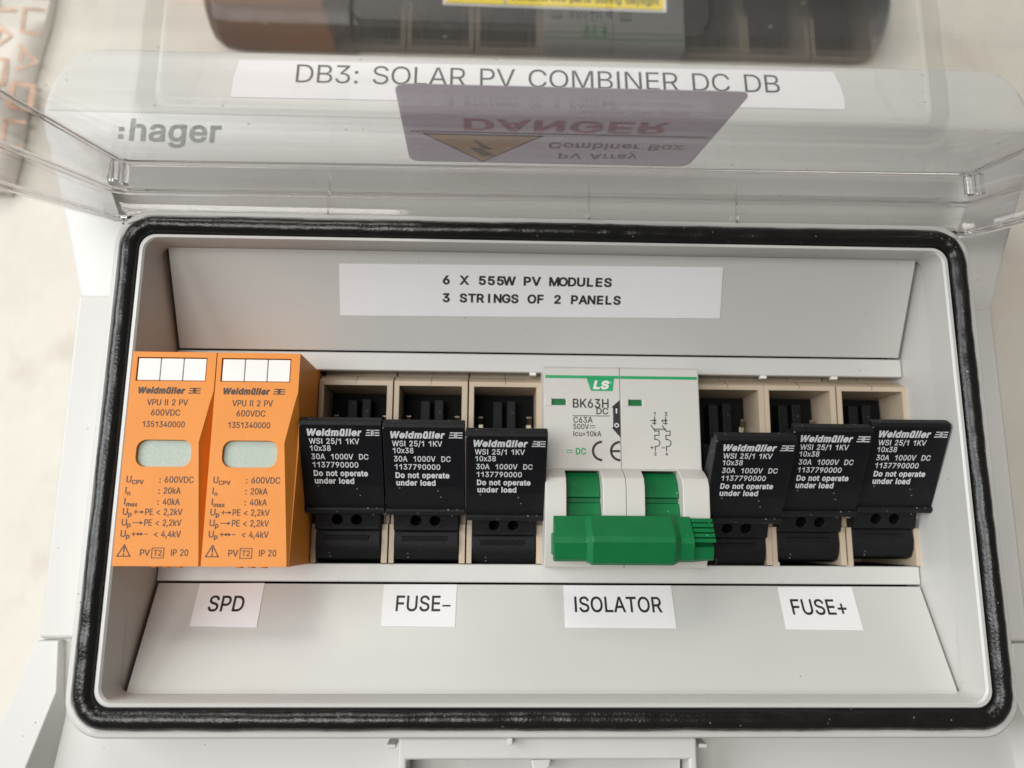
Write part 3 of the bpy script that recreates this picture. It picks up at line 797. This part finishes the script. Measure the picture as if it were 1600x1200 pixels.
# ------------------------------------------------------------------ fuse holders
GF = 'black levered fuse holders in the device row'
fuse = thing('fuse_holder', 'beige fuse holder with tilted black lever, directly right of the orange surge protectors', 'fuse holder', 36, 0, 0, GF)
mb = MB()
side = [(0.15, -38), (0.15, 1.0), (9.0, 1.0), (9.0, -1.2), (11.2, -1.2), (11.2, 1.0), (12.5, 1.0), (13.5, -1.5), (30, -1.5), (31, 0.9), (42.0, 1.25), (43.0, 1.3), (44.6, -1.6), (44.9, -3.2), (44.9, -6), (48, -6), (48, -38)]
mb.prism_x(side, 0.12, 1.3); mb.prism_x(side, 16.4, 17.75)
mb.prism_x([(41.8, -30), (41.9, 1.2), (43.0, 1.3), (44.6, -1.6), (44.9, -3.2), (44.9, -6), (48, -6), (48, -30)], 1.3, 16.4)
mb.box(1.3, 16.4, 0.15, 41.8, -30, -27)
mb.build('holder_body', 'beige', fuse, bevel=0.3)
mb = MB()
mb.prism_x([(42.2, 1.23), (43.03, 1.33), (44.63, -1.57), (44.93, -3.2), (44.93, -5.97), (48.03, -5.97), (48.03, -8), (42.2, -8)], 8.86, 8.95)
mb.build('body_seam', 'inside', fuse)
mb = MB()
mb.box(5.9, 8.4, 28, 39.5, -11, -5.5); mb.box(9.4, 11.7, 28, 39.8, -11, -5.5)
mb.box(4.2, 13.4, 6, 29.5, -22, -6)
mi_ = MB(); mi_.box(1.36, 16.34, 26, 41.7, -26, -10.2); mi_.build('slot_lining', 'inside', fuse)  # near-black block added so the depth of the slot reads dark
mb.build('fuse_carrier', 'black', fuse, bevel=0.3)
for x0 in (2.3, 14.4):
    mb = MB(); mb.prism_x([(29, -9.1), (34, -8.4), (35.6, -7.0), (36.0, -7.2), (34.8, -9.1)], x0, x0 + 1.3)
    mb.build('contact_clip', 'metal', fuse, bevel=0.15)
# lever: origin at the lower edge of the plate; y' up the plate, n out of it (drawn closed, then tipped)
TILT = 33.0
LP = (13.2, 6.0)                                         # Z, h of that edge
lev = MB()
lev.prism_x([(0.4, -0.1), (0.4, 1.2), (20.9, 1.2), (21.6, 0.7), (21.6, -1.3), (3.6, -1.3)], 0.06, 17.78)
lev.prism_x([(-0.9, -0.5), (-0.9, 1.6), (0.1, 2.0), (0.7, 1.7), (0.7, -0.5)], 0.0, 17.84)        # lip
lev.prism_x([(18.4, -4.0), (20.6, -1.2), (3.0, -1.2), (2.0, -7)], 0.5, 2.1); lev.prism_x([(18.4, -4.0), (20.6, -1.2), (3.0, -1.2), (2.0, -7)], 15.7, 17.3)
lever = lev.build('lever', 'black', fuse, bevel=0.18)
def tip(z, h, a=math.radians(TILT)):                     # board offset from the edge -> lever frame
    return (z * math.cos(a) + h * math.sin(a), -z * math.sin(a) + h * math.cos(a))
bp_ = [(0.4, -0.6), (-1.0, -2.0), (-4.4, -3.3), (-5.0, -3.4), (-5.3, -5.0), (-5.9, -5.0), (-7.6, -4.7), (-9.9, -5.2), (-11.6, -6.4), (-12.2, -8.5), (-11.5, -15), (-2, -16), (3.5, -9)]
b = MB(); b.prism_x([tip(*q) for q in bp_], 1.35, 16.2)
hole = []
for x in (6.5, 10.9):
    hm = MB(); c0 = tip(-3.3, -2.7 + 1.2); ax = tip(0.35, -1)
    hm.cyl((x, c0[0], c0[1]), 1.2, (0, ax[0], ax[1]), 7, 20); hole.append(hm)
me = carve(b, hole); finish(me, 'lever_hinge', 'black', lever, bevel=0.25)
mb = MB(); mb.box(4.5, 13.4, 0, 0.01, 0, 0.01)
mb.v = []; mb.f = []; mb.m = []
q0, q1 = tip(-5.15, -4.15 + 0.0), tip(-7.4, -4.1)
mb.prism_x([tip(-6.3, -4.7), tip(-6.5, -4.35), tip(-9.0, -5.2), tip(-9.1, -5.6)], 3.2, 13.6)
mb.build('hinge_rib', 'black', lever, bevel=0.15)
mb = MB(); mt = plane_mat(0, 0, 1.2, 0, 0.06)
mb.rect(0.4, 6.2, 17.4, 20.7, plane_mat(0, 0, 1.2, 0, 0.02), 1)
brand(mb, 1.7, 18.35, 1.45, 15.3, mt)
mb.text('WSI 25/1 1KV', 2.0, 16.35, 1.28, mt, width=10.9, bold=0.01)
mb.text('10x38', 2.1, 14.65, 1.25, mt, width=4.5, bold=0.01)
mb.text('30A  1000V  DC', 2.3, 12.6, 1.28, mt, width=12.4, bold=0.01)
mb.text('1137790000', 2.4, 10.6, 1.28, mt, width=10.0, bold=0.01)
mb.text('Do not operate', 2.5, 8.5, 1.28, mt, width=11.9, bold=0.035)
mb.text('under load', 2.6, 6.6, 1.28, mt, width=8.7, bold=0.035)
mb.build('lettering', ['inkw', 'blackfine'], lever, fix=False, smooth=False)
def set_lever(o, tilt, dz=0, dh=0):
    o.location = V(0, LP[0] + dz, LP[1] + dh)
    o.rotation_euler = (math.radians(tilt), 0, 0)
set_lever(lever, 32.5, -0.4, 0.9)
for X, tilt, dz, dh, lb in (
        (54, 33.5, -0.6, 0.9, 'beige fuse holder with tilted black lever, middle of the three left of the white isolator'),
        (72, 36.5, -1.7, 0.4, 'beige fuse holder whose lower black lever stands directly left of the white isolator'),
        (126.3, 37.0, -2.0, 0.6, 'beige fuse holder with the lowest black lever, directly right of the green handle'),
        (144, 34.0, -0.3, 0.0, 'beige fuse holder with tilted black lever, middle of the three right of the white isolator'),
        (162, 32.5, 0.7, -0.3, 'beige fuse holder with the highest black lever, far right in the device row')):
    r, made = dup(fuse, W(X, 0, 0), lb)
    set_lever(made['lever'], tilt, dz, dh)

# ------------------------------------------------------------------ isolator
iso = thing('isolator_switch', 'pale grey two-pole isolator with a green bar handle switched down', 'circuit breaker', 90, 0, 0)
HI = 7.6
b = MB()
prof = [(-0.3, -38), (-0.3, 8.5), (3, 10.5), (11, 13.0), (17.5, 13.2), (19.4, 12.4), (20.8, 10.2), (21.8, HI + .2), (22.6, HI), (45.3, HI), (45.9, HI - .8), (46, -38)]
b.prism_x(prof, -0.35, 36.35)
cuts = []
for xa, xb in ((4.4, 12.4), (21.9, 30.3)):
    c = MB(); c.box(xa, xb, 2.5, 21.3, -4, 16); cuts.append(c)
for xa, xb in ((1.6, 4.9), (19.6, 22.8)):
    c = MB(); c.box(xa, xb, 36.6, 38.0, HI - 1.2, HI + 2); cuts.append(c)
me = carve(b, cuts); finish(me, 'housing', 'cream', iso, bevel=0.25, angle=25)
mb = MB()
pr = [(z, h + 0.02) for z, h in prof[1:-1]]
mb.prism_x(pr + [(46.02, 0), (-0.32, 0)], 17.55, 17.67)
mb.build('pole_seam', 'inks', iso)
for xa, xb in ((4.5, 12.3), (22.0, 30.2)):
    mb = MB()
    P = [(20.9, 2)]
    for k in range(9):
        a = math.radians(82 - k * 12); P.append((9 + 11.6 * math.sin(a), -0.6 + 11.6 * math.cos(a) + 0.0))
    P += [(2.8, 9), (2.8, 2)]
    mb.prism_x([(20.9, -3), (20.9, 7.0), (18.6, 8.8), (16.4, 9.6), (15.2, 9.7), (15.1, 8.6), (14.0, 8.5), (13.9, 9.7), (11.5, 10.4), (9, 10.6), (2.8, 10), (2.8, -3)], xa, xb)
    mb.build('toggle', 'green', iso, bevel=0.2)
for xa in (1.6, 19.6):
    mb = MB(); mb.box(xa + .05, xa + 3.1, 36.65, 37.95, HI - 1.1, HI - .45); mb.build('position_flag', 'green', iso)
    mb = MB(); mb.box(xa - 1.7, xa - .05, 36.3, 38.4, HI - .3, HI + .1); mb.build('flag_clip', 'cream', iso, bevel=0.1)
# bar handle: narrow left end, thick middle, stepped and ribbed right end
mb = MB()
mid = [(0.9, 11.5), (0.5, 16.3), (1.0, 17.2), (5.4, 19.2), (6.6, 19.0), (11.0, 14.8), (11.0, 11.5)]
small = [(1.5, 11.5), (1.2, 15.6), (1.7, 16.6), (5.2, 18.0), (6.4, 17.8), (10.9, 14.2), (10.9, 11.5)]
def row(p, X): return [(X, z, h) for z, h in p]
rows = [row(small, 1.4), row(small, 8.2), row(mid, 9.4), row(mid, 27.0), row(small, 28.4), row(small, 31.4), row([(1.5, 11.5), (1.2, 15.0), (1.7, 16.0), (4.4, 16.6), (5.2, 14.8), (10.7, 12.6), (10.7, 11.5)], 31.6), row([(1.9, 11.5), (1.6, 14.6), (2.0, 15.4), (4.4, 15.9), (5.2, 14.6), (10.6, 12.5), (10.6, 11.5)], 36.0)]
mb.loft(rows); mb.add([V(*q) for q in rows[0]], [tuple(range(7))]); mb.add([V(*q) for q in rows[-1]], [tuple(range(7))[::-1]])
mb.box(1.0, 1.6, 2.6, 7.2, 12, 15.4)
for k in range(5):
    z = 5.4 + k * 1.08
    mb.hexa([(31.6, z, 15.2 - k * .35), (36.3, z, 15.0 - k * .35), (36.3, z + .84, 15.0 - k * .35), (31.6, z + .84, 15.2 - k * .35), (31.6, z, 17.3 - k * .55), (36.3, z, 17.0 - k * .55), (36.3, z + .84, 16.7 - k * .55), (31.6, z + .84, 17.0 - k * .55)])
mb.build('bar_handle', 'green', iso, bevel=0.25, merge=False)
mb = MB(); mt = plane_mat(0, 0, HI, 0, 0.06); mt2 = plane_mat(0, 0, HI, 0, 0.11)
mb.rect(0.1, 42.95, 17.5, 43.65, mt, 1); mb.rect(17.75, 42.95, 35.9, 43.65, mt, 1)
mb.poly([(9.8, 43.0), (10.8, 40.0), (15.9, 40.0), (16.3, 43.0)], mt, 1)
mb.text('LS', 13.2, 40.55, 1.75, mt2, bold=0.05, shear=0.2, align='c', width=3.9, mi=2); mb.text('™', 15.2, 41.5, 0.6, mt2, mi=2)
mb.text('BK63H', 6.5, 36.0, 2.05, mt, width=8.4, bold=0.004)
mb.text('DC', 12.0, 34.5, 1.45, mt, width=2.8, bold=0.004)
mb.rect(6.4, 34.0, 15.2, 34.15, mt)
mb.text('C63A', 6.6, 32.45, 1.35, mt, width=4.5)
mb.text('500V', 6.6, 30.95, 1.2, mt, width=3.6); mb.rect(10.4, 31.7, 11.7, 31.85, mt)
for k in range(3): mb.rect(10.4 + k * .48, 31.2, 10.4 + k * .48 + .33, 31.35, mt)
mb.text('Icu=10kA', 6.6, 29.3, 1.2, mt, width=6.5)
mb.rect(5.0, 25.9, 6.4, 26.1, mt, 1)
for k in range(3): mb.rect(5.0 + k * .52, 25.35, 5.0 + k * .52 + .36, 25.55, mt, 1)
mb.text('DC', 7.1, 25.1, 1.4, mt, width=2.4, bold=0.02, mi=1)
mb.arc(13.2, 25.9, 2.1, .55, 90, 270, mt); mb.arc(17.4, 25.9, 2.1, .55, 90, 270, mt); mb.rect(15.4, 25.65, 17.4, 26.15, mt)
# two-way arrow with I and O
mb.poly([(15.5, 36.1), (17.5, 37.9), (17.5, 36.1)], mt); mb.rect(15.9, 31.2, 17.5, 36.2, mt); mb.poly([(15.5, 31.4), (17.5, 31.4), (17.5, 29.1)], mt)
mb.rect(16.55, 34.7, 16.85, 35.9, mt2, 2); mb.arc(16.7, 31.9, .42, .24, 0, 360, mt2, 16, 2)
# contact diagram on the right pole
for dx, a, bt, sg in ((0, '1', '2', '+'), (2.6, '3', '4', '-')):
    x = 25.6 + dx
    mb.text(a, x - .2, 34.3, .85, mt, bold=0.01); mb.text(bt, x - .3, 25.0, .75, mt, bold=0.01)
    mb.line([(x, 34.0), (x, 32.2)], .2, mt); mb.line([(x - .55, 32.5), (x + .3, 32.5)], .2, mt); mb.line([(x - .2, 33.2), (x + .25, 33.2)], .3, mt)
    mb.line([(x - .85, 32.0), (x + .1, 30.6)], .2, mt); mb.line([(x + .05, 30.7), (x + .95, 30.7), (x + .95, 29.7), (x - .05, 29.7), (x - .05, 28.7), (x + .45, 28.7)], .2, mt)
    mb.arc(x + .3, 27.9, .8, .2, -90, 90, mt, 10); mb.line([(x + .2, 27.1), (x, 27.1), (x, 26.1)], .2, mt)
    mb.line([(x - 1.1, 26.8), (x - .45, 26.8)], .16, mt)
    if sg == '+': mb.line([(x - .78, 26.5), (x - .78, 27.1)], .16, mt)
    mb.line([(x - 1.0, 33.1), (x - .4, 33.1)], .16, mt)
    if dx: mb.line([(x - .7, 32.8), (x - .7, 33.4)], .16, mt)
mb.line([(25.4, 31.2), (28.2, 31.2)], .12, mt); mb.line([(25.4, 31.0), (28.2, 31.0)], .1, mt)
mb.build('lettering', ['ink', 'inkgreen', 'white'], iso, fix=False, smooth=False)

# ------------------------------------------------------------------ dark box above, on the wall
dark = thing('equipment_box', 'charcoal metal equipment box with yellow warning sign, on the wall above the open lid', 'electrical box', 95, 171, HW)
def dk(X): return X - 95
mb = MB()
def dprofile(zb): return [(zb + 1.2, 0.2), (zb, 4), (zb + .6, 9), (zb + 3.0, 13), (zb + 7.5, 15.2), (zb + 120, 15.2), (zb + 120, 0.2)]
rows = []
for X, dz, k in ((-21.5, 14, .8), (-20.8, 8, .9), (-19, 3.5, .96), (-16, 1.0, 1), (-10, 0, 1), (29.0, 0, 1), (29.6, .8, .93), (205, .8, .93), (209, 1.8, .93), (212, 4.5, .9), (214, 9, .85), (215.5, 16, .75)):
    rows.append([(dk(X), z + (dz if i < 5 else 0), h * k) for i, (z, h) in enumerate(dprofile(0))])
mb.loft(rows); mb.add([V(*q) for q in rows[0]], [tuple(range(7))]); mb.add([V(*q) for q in rows[-1]], [tuple(range(7))[::-1]])
mb.build('casing', 'darkbox', dark, bevel=0.4)
mb = MB(); mb.prism_h(rrect(dk(30), dk(150), 2.2, 90, 5, 6), 13, 17.4)
mb.build('front_cover', 'darkbox', dark, bevel=1.0, seg=3)
hd = 17.4
ms = plane_mat(dk(0), 0, hd, 0, 0, -0.5)
sg = tape(ms, [(60.0, 9.0), (134.6, 9.0), (134.6, 60), (60.0, 60)], 0.2).build('warning_sign', 'paper', dark, 'yellow warning sign with white border')
mb = MB(); m1 = plane_mat(dk(0), 0, hd, 0, .26, -0.5); m2 = plane_mat(dk(0), 0, hd, 0, .32, -0.5)
mb.rect(60.8, 9.8, 80.2, 59, m1, 0); mb.rect(81.0, 9.8, 133.8, 59, m1, 0); mb.rect(80.4, 9.6, 80.8, 59.2, m1, 1)
mb.line([(60.6, 9.6), (134.0, 9.6)], .3, m1, 1)
mb.text('Contains live parts during daylight', 82.3, 11.6, 2.7, m2, width=50, bold=0.012, mi=1)
mb.line([(63, 16), (78, 16), (70.5, 29), (63, 16)], 1.2, m2, 1)
mb.build('lettering', ['yellow', 'ink'], sg, fix=False, smooth=False)

# ------------------------------------------------------------------ milky package with orange print at the left
pk = thing('plastic_package', 'crumpled milky plastic package with orange print leaning at the left of the box', 'package', -101, 150, HW)
mb = MB(); nx, nz = 14, 26
def pkh(i, j): return 8 + 5 * math.sin(i * 0.9 + j * 0.35) * math.sin(j * 0.5) + 2.5 * math.sin(i * 2.1 - j * 0.8)
vs = []
def pkx(i, j):
    z = -34 + 154 * j / nz
    return -90 + 90 * i / nx + (i / nx) * (21.0 + 0.075 * (z) + 0.7 * math.sin(j * 0.7))
fr = [[(pkx(i, j), -34 + 154 * j / nz, 3 + pkh(i, j) * math.sin(PI * min(1, (nx - i + .3) / 6) / 2)) for i in range(nx + 1)] for j in range(nz + 1)]
mb.loft(fr, closed=False)
mb.loft([[(p[0], p[1], 0.5) for p in fr[j]] for j in range(nz + 1)], closed=False)
mb.loft([[fr[j][nx] for j in range(nz + 1)], [(fr[j][nx][0], fr[j][nx][1], 0.5) for j in range(nz + 1)]], closed=False)
film = mb.build('film', 'poly', pk, angle=80)
mb = MB()
def surf(x, z):
    j = max(0, min(nz - 1e-6, (z + 34) / 154 * nz)); j0 = int(j)
    r0 = fr[j0]; i = max(k for k in range(nx) if r0[k][0] <= x or k == 0)
    t = (x - r0[i][0]) / max(1e-6, r0[i + 1][0] - r0[i][0]); u = j - j0
    r1 = fr[min(nz, j0 + 1)]
    return (r0[i][2] * (1 - t) + r0[min(nx, i + 1)][2] * t) * (1 - u) + (r1[i][2] * (1 - t) + r1[min(nx, i + 1)][2] * t) * u + 0.35
def pstroke(pts, wd):
    P = []
    for (xa, za), (xb, zb) in zip(pts, pts[1:]):
        m_ = max(2, int(math.hypot(xb - xa, zb - za) / 1.5))
        P += [(xa + (xb - xa) * k / m_, za + (zb - za) * k / m_) for k in range(m_)]
    P.append(pts[-1])
    L_, R_ = [], []
    for k, (x, z) in enumerate(P):
        a, b_ = P[max(0, k - 1)], P[min(len(P) - 1, k + 1)]
        dx, dz = b_[0] - a[0], b_[1] - a[1]; l = math.hypot(dx, dz) or 1
        for s_, out in ((1, L_), (-1, R_)):
            xx, zz = x - s_ * dz / l * wd / 2, z + s_ * dx / l * wd / 2
            out.append((xx, zz, surf(xx, zz)))
    mb.loft([L_, R_], closed=False)
for col in range(3):
    for r_ in range(10):
        x0 = 2 + col * 9 - 4 + r_ * .35; z0 = -30 + r_ * 14 + col * 6
        if x0 > 22: continue
        k = (col + r_) % 3
        if k == 0: pstroke([(x0, z0), (x0 + 6, z0), (x0 + 6, z0 + 9), (x0, z0 + 9), (x0, z0)], 1.7)
        elif k == 1: pstroke([(x0, z0), (x0 + 6, z0 + 4), (x0, z0 + 9)], 1.2); pstroke([(x0 + 1, z0 + 3), (x0 + 1, z0 + 7)], 1.4)
        else: pstroke([(x0 + 6, z0), (x0, z0), (x0, z0 + 9), (x0 + 6, z0 + 9)], 1.2)
mb.build('orange_print', 'orangeprint', pk, fix=False, smooth=False)
